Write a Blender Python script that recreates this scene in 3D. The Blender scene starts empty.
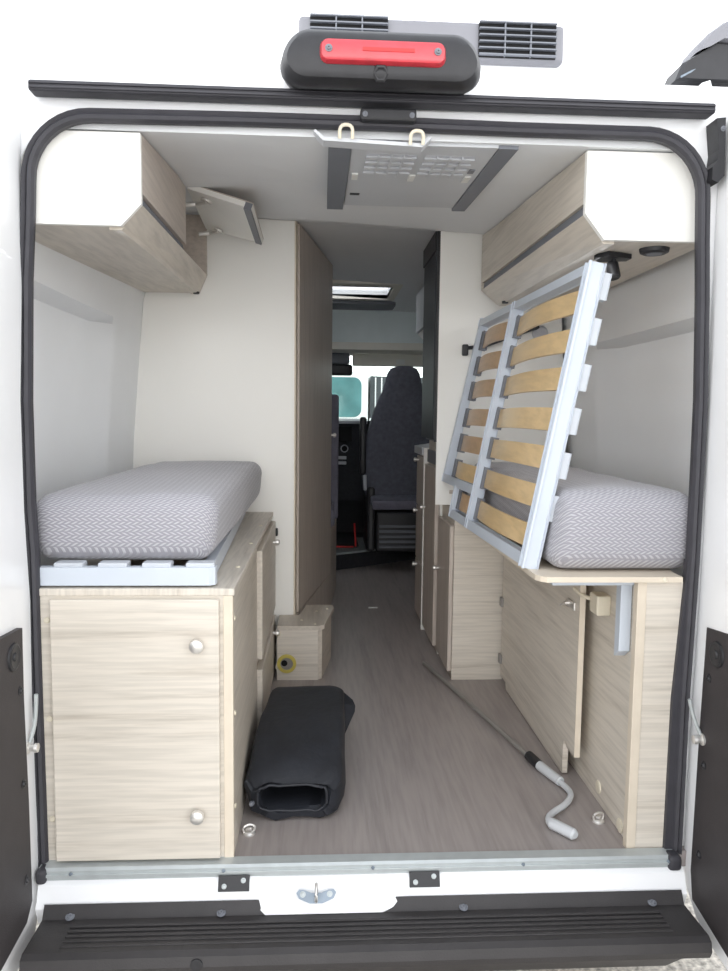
import bpy, bmesh, math, random
from mathutils import Vector, Matrix, noise
random.seed(7)
C = bpy.context.scene.collection
sin, cos, pi = math.sin, math.cos, math.pi

# ------------------------------------------------------------------ materials
def new_mat(name):
    m = bpy.data.materials.new(name); m.use_nodes = True
    nt = m.node_tree; b = nt.nodes['Principled BSDF']
    return m, nt, b
def N(nt, t, **k):
    n = nt.nodes.new(t)
    for a, v in k.items(): setattr(n, a, v)
    return n
def plain(name, col, rough=.5, metal=0, var=.06, scale=8, bump=0, coat=0, bscale=None, emis=0):
    """flat colour broken up by a soft procedural noise"""
    m, nt, b = new_mat(name)
    tc = N(nt, 'ShaderNodeTexCoord'); nz = N(nt, 'ShaderNodeTexNoise')
    nz.inputs['Scale'].default_value = scale; nz.inputs['Detail'].default_value = 3
    nt.links.new(tc.outputs['Object'], nz.inputs['Vector'])
    r = N(nt, 'ShaderNodeValToRGB')
    r.color_ramp.elements[0].position = .3; r.color_ramp.elements[1].position = .7
    r.color_ramp.elements[0].color = tuple(c*(1-var) for c in col)+(1,)
    r.color_ramp.elements[1].color = tuple(min(1, c*(1+var)) for c in col)+(1,)
    nt.links.new(nz.outputs['Fac'], r.inputs['Fac']); nt.links.new(r.outputs['Color'], b.inputs['Base Color'])
    b.inputs['Roughness'].default_value = rough; b.inputs['Metallic'].default_value = metal
    b.inputs['Coat Weight'].default_value = coat
    if bump:
        n2 = N(nt, 'ShaderNodeTexNoise'); n2.inputs['Scale'].default_value = bscale or scale*8
        nt.links.new(tc.outputs['Object'], n2.inputs['Vector'])
        bp = N(nt, 'ShaderNodeBump'); bp.inputs['Strength'].default_value = bump; bp.inputs['Distance'].default_value = .003
        nt.links.new(n2.outputs['Fac'], bp.inputs['Height']); nt.links.new(bp.outputs['Normal'], b.inputs['Normal'])
    return m
def wood(name, light, dark, scale, rough=.45, amount=1.0):
    """streaked veneer: noise squeezed along the grain"""
    m, nt, b = new_mat(name)
    tc = N(nt, 'ShaderNodeTexCoord')
    mp = N(nt, 'ShaderNodeMapping'); mp.inputs['Scale'].default_value = scale
    nt.links.new(tc.outputs['Object'], mp.inputs['Vector'])
    n1 = N(nt, 'ShaderNodeTexNoise'); n1.inputs['Scale'].default_value = 1; n1.inputs['Detail'].default_value = 6
    n1.inputs['Roughness'].default_value = .65; n1.inputs['Distortion'].default_value = .35
    nt.links.new(mp.outputs['Vector'], n1.inputs['Vector'])
    mp2 = N(nt, 'ShaderNodeMapping'); mp2.inputs['Scale'].default_value = tuple(s*5 for s in scale)
    nt.links.new(tc.outputs['Object'], mp2.inputs['Vector'])
    n2 = N(nt, 'ShaderNodeTexNoise'); n2.inputs['Scale'].default_value = 1; n2.inputs['Detail'].default_value = 2
    nt.links.new(mp2.outputs['Vector'], n2.inputs['Vector'])
    r = N(nt, 'ShaderNodeValToRGB'); e = r.color_ramp.elements
    mid = tuple(l*.35+d*.65 for l, d in zip(light, dark))
    e[0].position = .30; e[0].color = dark+(1,)
    e[1].position = .66; e[1].color = light+(1,)
    x = e.new(.44); x.color = tuple(l*.8+d*.2 for l, d in zip(light, dark))+(1,)
    nt.links.new(n1.outputs['Fac'], r.inputs['Fac'])
    r2 = N(nt, 'ShaderNodeValToRGB'); e = r2.color_ramp.elements
    e[0].position = .35; e[0].color = (1-.13*amount,)*3+(1,); e[1].position = .6; e[1].color = (1, 1, 1, 1)
    nt.links.new(n2.outputs['Fac'], r2.inputs['Fac'])
    mx = N(nt, 'ShaderNodeMix', data_type='RGBA', blend_type='MULTIPLY'); mx.inputs['Factor'].default_value = 1
    nt.links.new(r.outputs['Color'], mx.inputs['A']); nt.links.new(r2.outputs['Color'], mx.inputs['B'])
    nt.links.new(mx.outputs['Result'], b.inputs['Base Color'])
    b.inputs['Roughness'].default_value = rough
    return m
def mattress_mat():
    m, nt, b = new_mat('herringbone mattress ticking')
    tc = N(nt, 'ShaderNodeTexCoord'); sp = N(nt, 'ShaderNodeSeparateXYZ')
    nt.links.new(tc.outputs['Object'], sp.inputs['Vector'])
    def M(op, a, c=None, d=None):
        n = N(nt, 'ShaderNodeMath', operation=op)
        for i, v in enumerate((a, c, d)):
            if v is None: continue
            if isinstance(v, (int, float)): n.inputs[i].default_value = v
            else: nt.links.new(v, n.inputs[i])
        return n.outputs[0]
    u = M('ADD', sp.outputs['X'], sp.outputs['Y']); v = M('ADD', sp.outputs['Z'], sp.outputs['Y'])
    vs = M('DIVIDE', v, .0082); row = M('FLOOR', vs); f = M('FRACT', vs)
    sg = M('SUBTRACT', M('MULTIPLY', M('PINGPONG', row, 1), 2), 1)
    uu = M('ADD', M('DIVIDE', u, .0155), M('ADD', M('MULTIPLY', sg, M('MULTIPLY', M('SUBTRACT', f, .5), .95)), M('MULTIPLY', row, .5)))
    d = M('ABSOLUTE', M('SUBTRACT', M('FRACT', uu), .5))
    mr = N(nt, 'ShaderNodeMapRange', interpolation_type='SMOOTHSTEP'); nt.links.new(d, mr.inputs['Value'])
    mr.inputs['From Min'].default_value = .30; mr.inputs['From Max'].default_value = .14
    e = M('ABSOLUTE', M('SUBTRACT', f, .5))
    mr2 = N(nt, 'ShaderNodeMapRange', interpolation_type='SMOOTHSTEP'); nt.links.new(e, mr2.inputs['Value'])
    mr2.inputs['From Min'].default_value = .50; mr2.inputs['From Max'].default_value = .26
    k = M('MULTIPLY', mr.outputs[0], mr2.outputs[0])
    mx = N(nt, 'ShaderNodeMix', data_type='RGBA'); nt.links.new(k, mx.inputs['Factor'])
    mx.inputs['A'].default_value = (.31, .305, .335, 1); mx.inputs['B'].default_value = (.49, .485, .52, 1)
    nt.links.new(mx.outputs['Result'], b.inputs['Base Color'])
    b.inputs['Roughness'].default_value = .9; b.inputs['Sheen Weight'].default_value = .25
    bp = N(nt, 'ShaderNodeBump'); bp.inputs['Strength'].default_value = .5; bp.inputs['Distance'].default_value = .002
    nt.links.new(k, bp.inputs['Height']); nt.links.new(bp.outputs['Normal'], b.inputs['Normal'])
    return m
def glass(name, col, rough=0.0, alpha=.25):
    m, nt, b = new_mat(name)
    tr = N(nt, 'ShaderNodeBsdfTransparent'); tr.inputs['Color'].default_value = col+(1,)
    gl = N(nt, 'ShaderNodeBsdfGlossy'); gl.inputs['Roughness'].default_value = .03
    nz = N(nt, 'ShaderNodeTexNoise'); nz.inputs['Scale'].default_value = 2
    fr = N(nt, 'ShaderNodeFresnel'); fr.inputs['IOR'].default_value = 1.45
    mx = N(nt, 'ShaderNodeMixShader')
    nt.links.new(fr.outputs[0], mx.inputs[0]); nt.links.new(tr.outputs[0], mx.inputs[1]); nt.links.new(gl.outputs[0], mx.inputs[2])
    nt.links.new(mx.outputs[0], nt.nodes['Material Output'].inputs['Surface'])
    return m
def translucent(name, col):
    m, nt, b = new_mat(name)
    t = N(nt, 'ShaderNodeBsdfTranslucent'); t.inputs['Color'].default_value = col+(1,)
    tr = N(nt, 'ShaderNodeBsdfTransparent'); mx = N(nt, 'ShaderNodeMixShader'); mx.inputs[0].default_value = .6
    nt.links.new(t.outputs[0], mx.inputs[1]); nt.links.new(tr.outputs[0], mx.inputs[2])
    nt.links.new(mx.outputs[0], nt.nodes['Material Output'].inputs['Surface'])
    return m

ASH_L, ASH_D = (.71, .655, .575), (.51, .455, .385)
TP_L, TP_D = (.58, .51, .45), (.46, .40, .35)
M = dict(
    white=plain('white van paint', (.91, .915, .925), .35, var=.01, scale=2, coat=.4),
    liner=plain('pale grey wall lining', (.84, .86, .875), .7, var=.02, scale=3, bump=.05, bscale=120),
    ceil=plain('grey ceiling lining', (.76, .775, .79), .75, var=.02, scale=3, bump=.05, bscale=150),
    panel=plain('white laminate', (.88, .87, .83), .45, var=.012, scale=2),
    ash=wood('pale ash veneer', ASH_L, ASH_D, (1.1, 1.1, 24)),
    ash_top=wood('pale ash veneer top', ASH_L, ASH_D, (26, 1.6, 3)),
    edge=plain('pale edge band', (.68, .60, .49), .5, var=.04, scale=20),
    taupe=wood('taupe veneer', TP_L, TP_D, (22, 22, 1.1), .4),
    taupe_h=wood('taupe veneer lying grain', TP_L, TP_D, (12, 1.0, 22), .4),
    ash_shade=wood('shaded ash veneer', (.64, .58, .50), (.48, .43, .365), (12, 1.0, 22), .4),  # same ash, with the shade of aisle-facing and lower faces in its colour
    floor=wood('grey brown plank vinyl', (.37, .33, .315), (.25, .222, .212), (15, 1.0, 8), .38),
    black=plain('black plastic', (.018, .018, .021), .45, var=.15, scale=30, bump=.1, bscale=300),
    liningblk=plain('black door lining', (.036, .031, .033), .6, var=.1, scale=20, bump=.25, bscale=400),
    rubber=plain('black rubber', (.040, .039, .047), .6, var=.1, scale=20),
    bumper=plain('black ribbed bumper plastic', (.036, .033, .034), .55, var=.12, scale=12, bump=.2, bscale=250),
    gloss=plain('glossy black fridge door', (.02, .024, .03), .5, var=.1, scale=3),
    alu=plain('brushed aluminium', (.50, .535, .54), .42, .35, var=.05, scale=30),
    steel=plain('galvanised steel', (.24, .285, .335), .4, .4, var=.12, scale=40),
    chrome=plain('satin nickel', (.78, .76, .73), .36, .75, var=.02),
    railp=plain('pale blue grey lacquered steel', (.57, .62, .69), .4, 0, var=.02, scale=10),
    cap=plain('pale grey plastic', (.55, .58, .62), .5, var=.03),
    birch=wood('varnished birch ply', (.74, .54, .29), (.64, .44, .21), (30, 1.0, 10), .32),
    birch2=wood('darker birch ply', (.56, .385, .235), (.46, .30, .17), (30, 1.0, 10), .35),
    mat=mattress_mat(),
    bag=plain('black woven nylon', (.015, .017, .023), .6, var=.25, scale=14, bump=.35, bscale=60),
    hole=plain('dark hollow', (.006, .006, .007), .9, var=.1),
    red=plain('red lamp lens', (.52, .035, .05), .3, var=.2, scale=26, coat=.6),
    redtrim=plain('red piping', (.55, .03, .03), .5),
    grey=plain('mid grey plastic', (.17, .18, .205), .5, var=.04),
    acgrey=plain('grille grey', (.21, .21, .23), .5, var=.03),
    lgrey=plain('light grey plastic', (.50, .51, .55), .5, var=.04),
    pgrey=plain('pale grey plastic cover', (.56, .575, .60), .5, var=.02),
    cream=plain('cream plastic', (.74, .68, .55), .45, var=.02),
    yellow=plain('yellow brass ring', (.62, .52, .12), .35, var=.05),
    seat=plain('dark grey seat cloth', (.115, .12, .15), .85, var=.15, scale=40, bump=.3, bscale=260),
    bench=plain('plum grey upholstery', (.17, .165, .21), .85, var=.1, scale=30, bump=.2, bscale=260),
    darkfloor=plain('dark cab carpet', (.03, .031, .036), .9, var=.2, scale=60),
    step=plain('grey step covering', (.20, .22, .22), .6, var=.05),
    beige=plain('beige headliner', (.74, .71, .64), .8, var=.03),
    overcab=plain('grey green lining', (.78, .85, .86), .8, var=.03),
    gravel=plain('gravel', (.50, .47, .42), .95, var=.5, scale=60, bump=.8, bscale=90),
    clear=glass('windscreen glass', (.92, .97, .95)),
    teal=plain('teal tinted window', (.11, .25, .26), .1, var=.25, scale=3, coat=.4),
    sky=translucent('frosted skylight pane', (.9, .9, .9)),
    darkvan=plain('dark grey bodywork', (.055, .062, .07), .35, var=.1),
    grip=plain('pale grey grip', (.60, .62, .64), .45, var=.03),
    rod=plain('dull steel rod', (.30, .285, .27), .4, .25, var=.08),
    lbl=plain('white print', (.75, .75, .72), .6),
)

# ------------------------------------------------------------------ builders
def world_off(p):
    o = Vector((0, 0, 0))
    while p is not None: o += p.location; p = p.parent
    return o
def obj(name, bm, mat, parent=None, smooth=False, label=None, solid=0):
    off = world_off(parent)
    if off.length: bmesh.ops.translate(bm, verts=bm.verts, vec=-off)
    bmesh.ops.recalc_face_normals(bm, faces=bm.faces)
    me = bpy.data.meshes.new(name); bm.to_mesh(me); bm.free()
    me.materials.append(M[mat] if isinstance(mat, str) else mat)
    if smooth:
        for p in me.polygons: p.use_smooth = True
        try: me.set_sharp_from_angle(angle=math.radians(30))
        except Exception: pass
    o = bpy.data.objects.new(name, me); C.objects.link(o)
    if parent: o.parent = parent
    if label: o['label'] = label
    if solid:
        s = o.modifiers.new('thickness', 'SOLIDIFY'); s.thickness = solid; s.offset = 1
    return o
def thing(name, label, cat, loc, group=None):
    o = bpy.data.objects.new(name, None); C.objects.link(o); o.location = loc
    o.empty_display_size = .05
    o['label'] = label; o['category'] = cat
    if group: o['group'] = group
    return o
def tag(o, label, cat, group=None):
    o['label'] = label; o['category'] = cat
    if group: o['group'] = group
    return o
def struct(o, label, cat):
    o['kind'] = 'structure'; o['label'] = label; o['category'] = cat
    return o
def B(): return bmesh.new()
def box(bm, x0, x1, y0, y1, z0, z1, bev=0, seg=2, mtx=None):
    r = bmesh.ops.create_cube(bm, size=1)
    vs = r['verts']
    for v in vs:
        v.co = Vector((x0+(v.co.x+.5)*(x1-x0), y0+(v.co.y+.5)*(y1-y0), z0+(v.co.z+.5)*(z1-z0)))
    if bev:
        es = list({e for v in vs for e in v.link_edges})
        g = bmesh.ops.bevel(bm, geom=es, offset=bev, segments=seg, profile=.5, affect='EDGES')
        vs = list({v for f in g['faces'] for v in f.verts} | {v for v in vs if v.is_valid})
    if mtx is not None: bmesh.ops.transform(bm, matrix=mtx, verts=vs)
    return vs
def bx(name, mat, parent, x0, x1, y0, y1, z0, z1, bev=.002, seg=2, **k):
    bm = B(); box(bm, x0, x1, y0, y1, z0, z1, bev, seg); return obj(name, bm, mat, parent, **k)
def loft(bm, rings, cap=True, closed=True):
    vr = [[bm.verts.new(p) for p in r] for r in rings]
    n = len(vr[0])
    for a, b in zip(vr, vr[1:]):
        for i in range(n if closed else n-1):
            j = (i+1) % n
            bm.faces.new((a[i], a[j], b[j], b[i]))
    if cap:
        bm.faces.new(vr[0]); bm.faces.new(list(reversed(vr[-1])))
    return vr
def prism(bm, poly, axis, a, b):
    f = {'x': lambda p, t: (t, p[0], p[1]), 'y': lambda p, t: (p[0], t, p[1]), 'z': lambda p, t: (p[0], p[1], t)}[axis]
    loft(bm, [[f(p, a) for p in poly], [f(p, b) for p in poly]])
def quadslab(bm, a, b, c, d, t):
    """slab with outer face a b c d, thickness t along -normal"""
    a, b, c, d = map(Vector, (a, b, c, d)); n = (b-a).cross(d-a).normalized()*t
    loft(bm, [[a, b, c, d], [a-n, b-n, c-n, d-n]])
def frame_of(t):
    t = t.normalized(); u = Vector((0, 0, 1)) if abs(t.z) < .9 else Vector((1, 0, 0))
    a = t.cross(u).normalized(); return a, t.cross(a).normalized()
def tube(bm, path, r, n=10):
    path = [Vector(p) for p in path]; rings = []
    for i, p in enumerate(path):
        t = path[min(i+1, len(path)-1)] - path[max(i-1, 0)]
        a, b = frame_of(t); rr = r[i] if isinstance(r, (list, tuple)) else r
        rings.append([p+(a*cos(2*pi*k/n)+b*sin(2*pi*k/n))*rr for k in range(n)])
    loft(bm, rings)
def lathe(bm, origin, axis, prof, n=20):
    """prof: (distance along axis, radius)"""
    o = Vector(origin); t = Vector(axis).normalized(); a, b = frame_of(t)
    loft(bm, [[o+t*d+(a*cos(2*pi*k/n)+b*sin(2*pi*k/n))*max(r, .0002) for k in range(n)] for d, r in prof])
def lath(name, mat, parent, origin, axis, prof, n=20, **k):
    bm = B(); lathe(bm, origin, axis, prof, n); return obj(name, bm, mat, parent, smooth=True, **k)
def smooth_path(pts, it=2):
    pts = [Vector(p) for p in pts]
    for _ in range(it):
        q = [pts[0]]
        for a, b in zip(pts, pts[1:]): q += [a*.75+b*.25, a*.25+b*.75]
        pts = q+[pts[-1]]
    return pts
def rrect(x0, x1, z0, z1, r, n=8):
    out = []
    for cx, cz, a0 in ((x1-r, z1-r, 0), (x0+r, z1-r, 90), (x0+r, z0+r, 180), (x1-r, z0+r, 270)):
        for k in range(n+1):
            a = math.radians(a0+90*k/n); out.append((cx+r*cos(a), cz+r*sin(a)))
    return out
def knob(parent, p, axis, r=.016):
    return lath('knob', 'chrome', parent, p, axis, [(0, r*.5), (.010, r*.5), (.011, r*.95), (.016, r), (.022, r*.9), (.025, r*.55), (.026, 0)], 18)
def screw_cap(parent, p, axis, r=.007):
    return lath('screw_cap', 'cream', parent, p, axis, [(0, r), (.002, r), (.0035, r*.7), (.0036, 0)], 12)
def screw(parent, p, axis, r=.007, mat='steel'):
    return lath('screw', mat, parent, p, axis, [(0, r*1.5), (.0015, r*1.5), (.002, r), (.005, r*.8), (.0052, r*.35), (.003, r*.3), (.0029, 0)], 12)

# ------------------------------------------------------------------ ceiling height
CY = [(-.02, 1.672), (.03, 1.675), (.6, 1.735), (1.2, 1.778), (1.45, 1.83), (2.0, 1.85), (2.95, 1.85), (3.4, 1.85), (4.05, 1.86)]
def zc(y, x=0):
    for (a, za), (b, zb) in zip(CY, CY[1:]):
        if y <= b: return za+(zb-za)*max(0, (y-a))/(b-a)-.05*x*min(1, max(0, y)/.7)
    return CY[-1][1]-.05*x

def roofz(y): return 1.812+.05*min(1, max(0, y-.03)/.5)+.09*min(1, max(0, y-.7)/.8)
# ------------------------------------------------------------------ setting
# ground outside
bm = B(); box(bm, -14, 14, -9, 18, -.65, -.55)
struct(obj('ground', bm, 'gravel'), 'gravel ground under and behind the van', 'ground')

# floor with raised cab platform
bm = B(); box(bm, -.92, .92, 0, 4.3, -.04, 0)
fl = struct(obj('floor', bm, 'floor'), 'grey brown wood plank vinyl floor of the camper', 'floor')
# ceiling with a hole for the skylight
SX0, SX1, SY0, SY1 = -.38, .30, 2.95, 3.42
bm = B()
xs = [-1.0, -.7, SX0, -.05, SX1, .7, 1.0]
ys = [.03, .3, .6, .9, 1.2, 1.45, 1.7, 2.0, 2.5, SY0, SY1, 4.05]
for x0, x1 in zip(xs, xs[1:]):
    for y0, y1 in zip(ys, ys[1:]):
        if SX0 <= x0 < SX1 and SY0 <= y0 < SY1: continue
        lo = [(x, y, zc(y, x)) for x, y in ((x0, y0), (x1, y0), (x1, y1), (x0, y1))]
        hi = [(p[0], p[1], roofz(p[1])-.012) for p in lo]
        loft(bm, [lo, hi])
struct(obj('ceiling', bm, 'ceil'), 'grey lined ceiling rising gently from the rear door', 'ceiling')

# side walls: lining with recessed panel and sloping ledge
def wall(side):
    s = -1 if side == 'left' else 1
    zs = [-.04, .5, .86, .95, 1.20] + ([1.345, 1.368, 1.394] if side == 'left' else [1.28, 1.308, 1.334]) + [ 1.43, 1.50, 1.60, 1.72, 1.84]
    yy = [.065, .10, .16, .20, .26, .6, .90, 1.0, 1.06, 1.12, 1.6, 2.4, 3.2, 4.0]
    def X(y, z):
        x = .905 if z <= .9 else .905-.08*(z-.9)
        if z > 1.56: x -= .25*(z-1.56)
        zl = 1.37 if side == 'left' else 1.31
        if z <= zl and .24 <= y <= 1.0: x += .050*(1 if y < .95 else .0 if y > .999 else 1)
        return x
    bm = B()
    loft(bm, [[(s*X(y, z), y, z) for z in zs] for y in yy], cap=False, closed=False)
    for v in bm.verts: pass
    o = obj('wall_'+side, bm, 'liner', smooth=True)
    sm = o.modifiers.new('thickness', 'SOLIDIFY'); sm.thickness = .02; sm.offset = 0
    struct(o, 'pale grey moulded lining of the %s side wall with a recessed panel' % side, 'wall')
wall('left'); wall('right')

# rear body shell around the doorway

bm = B()
HX0, HX1, HZ0, HZ1, HR = -.793, .763, -.035, 1.710, .15
inner = rrect(HX0, HX1, HZ0, HZ1, HR, 8)
n = len(inner)
def outer_pt(p):
    cx, cz = -.015, .85
    dx, dz = p[0]-cx, p[1]-cz
    ex = (1.03-cx if dx > 0 else -1.03-cx)/dx if abs(dx) > 1e-6 else 1e9
    ez = ((1.81 if dz > 0 else -.12)-cz)/dz if abs(dz) > 1e-6 else 1e9
    t = min(abs(ex), abs(ez)); return (cx+dx*t, cz+dz*t)
outer = [outer_pt(p) for p in inner]
# guarantee square corners
for cx, cz in ((1.03, 1.81), (-1.03, 1.81), (-1.03, -.12), (1.03, -.12)):
    k = min(range(n), key=lambda i: (outer[i][0]-cx)**2+(outer[i][1]-cz)**2); outer[k] = (cx, cz)
rings = [[(p[0], .03, p[1]) for p in outer], [(p[0], .02, p[1]) for p in inner],
         [(p[0]*1.06, .05, .85+(p[1]-.85)*1.02) for p in inner], [(p[0], .06, p[1]) for p in outer]]
vr = loft(bm, rings, cap=False)
for i in range(n):
    j = (i+1) % n; bm.faces.new((vr[-1][i], vr[-1][j], vr[0][j], vr[0][i]))
rear = struct(obj('wall_rear', bm, 'white'), 'white painted rear body of the van around the open doorway', 'wall')
bm = B(); ry = [.03, .15, .35, .53, .7, .9, 1.2, 1.5, SY0, SY1, 4.1]
for x0, x1 in ((-1.03, SX0), (SX0, SX1), (SX1, 1.03)):
    for y0, y1 in zip(ry, ry[1:]):
        if x0 == SX0 and y0 == SY0: continue
        loft(bm, [[(x, y, roofz(y)-.010) for x, y in ((x0, y0), (x1, y0), (x1, y1), (x0, y1))], [(x, y, roofz(y)+.002) for x, y in ((x0, y0), (x1, y0), (x1, y1), (x0, y1))]])
struct(obj('roof', bm, 'white'), 'white outer roof of the van', 'roof')
for sd, s in (('left', -1), ('right', 1)):
    bm = B(); box(bm, s*1.03-.012, s*1.03+.012, .065, 4.6, -.3, 1.80)
    struct(obj('wall_outer_'+sd, bm, 'white'), 'white outer skin on the %s side of the van' % sd, 'wall')

# rubber seal round the opening
def seal_path():
    p = [(-.776, -.005), (-.779, .40), (-.780, .735), (-.785, .84), (-.786, 1.08), (-.778, 1.345), (-.770, 1.47)]
    x0, x1, z1, r = -.766, .737, 1.697, .135
    for k in range(11):
        a = math.radians(180-9*k); p.append((x0+r+r*cos(a), z1-r+r*sin(a)))
    p += [(-.3, z1+.003), (0, z1+.003), (.3, z1)]
    for k in range(11):
        a = math.radians(90-9*k); p.append((x1-r+r*cos(a), z1-r+r*sin(a)))
    return p+[(.741, 1.465), (.748, 1.33), (.756, 1.10), (.757, .93), (.757, .725), (.750, .38), (.750, -.005)]
def sweep_xz(bm, path, prof):
    """prof (offset in plane, y) swept along an x-z path"""
    rings = []
    for i, p in enumerate(path):
        a = Vector((path[max(i-1, 0)])); b = Vector((path[min(i+1, len(path)-1)])); t = (b-a).normalized(); nn = Vector((-t.y, t.x))
        rings.append([(p[0]+nn.x*u, y, p[1]+nn.y*u) for u, y in prof])
    loft(bm, rings)
bm = B()
sweep_xz(bm, seal_path(), [(.012, .019), (.014, .0), (.010, -.008), (.003, -.003), (-.003, -.010), (-.010, -.007), (-.014, .002), (-.012, .020)])
struct(obj('trim_1', bm, 'rubber', smooth=True), 'black rubber door seal running round the doorway', 'door seal')
bm = B(); box(bm, -.752, .742, -.026, .018, 1.734, 1.757, .006)
for k in range(2): box(bm, -.748, .738, -.030, -.025, 1.738+k*.009, 1.742+k*.009, .001)
struct(obj('trim_2', bm, 'rubber'), 'black rubber strip across the top of the doorway', 'trim strip')
# inner header lining above the opening
bm = B(); prism(bm, [(-.79, 1.78), (-.79, 1.705), (.755, 1.698), (.755, 1.78)], 'y', .031, .045)
struct(obj('trim_3', bm, 'pgrey'), 'pale grey inner lining of the door header', 'trim')
# alu sill strip
bm = B(); prism(bm, [(-.030, -.022), (-.030, .000), (-.024, .005), (.006, .006), (.006, -.022)], 'x', -.775, .742)
box(bm, -.775, .742, -.034, -.029, -.014, -.007, .001)
sill = struct(obj('trim_4', bm, 'alu'), 'aluminium edge strip along the floor at the door sill', 'sill strip')
for x in (-.70, -.35, 0, .36, .715): screw(sill, (x, -.032, -.006), (0, -1, 0), .003)
# white sill body with bulge round the latch
bm = B()
rings = []
for x in (-.772, -.5, -.33, -.275, -.25, -.19, -.13, -.07, -.01, .02, .075, .3, .752):
    k = 1 if -.26 < x < .03 else 0
    d = .018*k
    rings.append([(x, .02, -.022), (x, -.028, -.022), (x, -.040-d*.2, -.03), (x, -.052-d, -.062-d*.3), (x, -.060-d, -.072-d*.8), (x, -.045, -.115), (x, .02, -.115)])
loft(bm, rings)
struct(obj('trim_5', bm, 'white', smooth=True), 'white painted sill below the aluminium strip with a bulge at the latch', 'sill')

# bumper with ribbed step
BX0, BX1 = -.752, .738
t = thing('bumper', 'black ribbed plastic rear bumper step below the white sill', 'bumper', (0, -.15, -.3))
bm = B(); prism(bm, [(-.058, -.062), (-.075, -.088), (-.190, -.083), (-.203, -.090), (-.208, -.110), (-.200, -.128), (-.10, -.20), (-.0, -.30), (.02, -.30), (.02, -.118), (-.045, -.116)], 'x', BX0, BX1)
obj('bumper_body', bm, 'bumper', t, smooth=True)
for k in range(5):
    y = -.105-.016*k
    bx('tread_rib', 'bumper', t, -.68, .665, y-.004, y+.004, -.0885, -.0815, .002)
for x in (-.69, -.35, .21, .66): screw(t, (x, -.074, -.082), (0, -.3, 1), .007, 'grey')
bm = B(); lathe(bm, (-.385, -.206, -.106), (0, -1, .1), [(0, .013), (.003, .013), (.0035, .009), (.002, .0)], 16); obj('plug', bm, 'black', t, smooth=True)
bm = B(); box(bm, -.780, -.755, -.04, .0, -.03, .006, .010, 3); box(bm, .715, .748, -.040, .0, -.030, .008, .010, 3); prism(bm, [(.720, .0), (.740, .0), (.742, .38), (.748, .72), (.742, .725), (.722, .383)], 'y', .0, .02)
struct(obj('trim_6', bm, 'rubber', smooth=True), 'black rubber foot blocks of the seal in the lower doorway corners', 'rubber block')

# black buffer plates and latch on the sill
def buffer_plate(x, label):
    t = thing('buffer_plate', label, 'bracket', (x, -.03, -.03), 'black buffer plates on the door sill')
    bm = B(); quadslab(bm, (x-.036, -.0505, -.046), (x+.036, -.0505, -.046), (x+.036, -.036, -.016), (x-.036, -.036, -.016), .012); obj('plate', bm, 'black', t)
    for d in (-.022, .022): screw(t, (x+d, -.044+(.003 if d > 0 else -.003), -.030+(.005 if d > 0 else -.005)), (0, -1, .4), .004, 'alu')
buffer_plate(-.325, 'black buffer plate on the white sill below the light wood cabinet')
buffer_plate(.122, 'black buffer plate on the white sill right of the door latch')
t = thing('latch_striker', 'zinc door latch striker bolted on the white sill between two black plates', 'latch', (-.133, -.06, -.06))
bm = B(); pts = [(-.046, .006), (-.040, .013), (-.028, .012), (-.012, .006), (.012, .006), (.028, .012), (.040, .013), (.046, .006), (.040, -.006), (.014, -.016), (-.014, -.016), (-.040, -.006)]
o0 = Vector((-.133, -.066, -.050)); ax = Vector((1, 0, 0)); az = Vector((0, .55, .83)).normalized(); an = Vector((0, -.83, .55))
loft(bm, [[o0+ax*a+az*c for a, c in pts], [o0+ax*a+az*c+an*.004 for a, c in pts]]); obj('plate', bm, 'steel', t)
bm = B(); tube(bm, smooth_path([o0+an*.002+az*-.012, o0+an*.022+az*-.010, o0+an*.026+az*.012, o0+an*.018+az*.024, o0+an*.002+az*.022]), .0038); obj('hook', bm, 'chrome', t, smooth=True)
for d in (-.031, .031): screw(t, o0+ax*d+an*.004+az*.003, an, .0045, 'alu')

# open rear doors
def rear_door(name, s, xi, label, curve, lining, rod, proud):
    bm = B()
    poly = curve+[(-.78, -.16), (-.80, -.13), (-.80, 1.70), (-.77, 1.76), (.0, 1.765)]
    x0, x1 = s*xi, s*(xi+.075)
    prism(bm, poly, 'x', x0, x1)
    d = struct(obj(name, bm, 'white'), label, 'door')
    bm = B(); prism(bm, lining, 'x', s*(xi-proud), x0); lo = obj('lining_panel', bm, 'liningblk', d)
    y, z = lining[0][0]-.052, lining[0][1]-.048
    bm = B(); lathe(bm, (s*(xi-proud), y, z), (-s, 0, 0), [(0, .030), (.004, .029), (.006, .024), (.0045, .020), (.004, .010), (.007, .008), (.0072, 0)], 24); obj('grommet', bm, 'black', lo, smooth=True)
    for (yy, zz) in ((lining[0][0]-.022, .46), (lining[0][0]-.02, .25), (lining[0][0]-.02, .03), (-.3, .52), (-.5, .52)):
        screw(lo, (s*(xi-proud), yy, zz), (-s, 0, 0), .007, 'black')
    # check strap: bent rod and stud bolt
    bm = B(); tube(bm, smooth_path([(s*(xi-d), y, z) for d, y, z in rod]), .0045)
    ck = obj('check_rod', bm, 'alu', d, smooth=True)
    bm = B(); lathe(bm, (s*(xi), -.055, .308), (-s, 0, 0), [(0, .014), (.006, .014), (.008, .008), (.018, .008), (.019, .011), (.026, .010), (.027, 0)], 14)
    obj('stud_bolt', bm, 'chrome', ck, smooth=True)
    # pressed inner frame lip of the door
    bm = B(); prism(bm, [(-.10, .70), (-.70, .70), (-.70, 1.62), (-.10, 1.62)], 'x', s*(xi-.006), x0); obj('upper_panel', bm, 'white', d)
    return d
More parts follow.
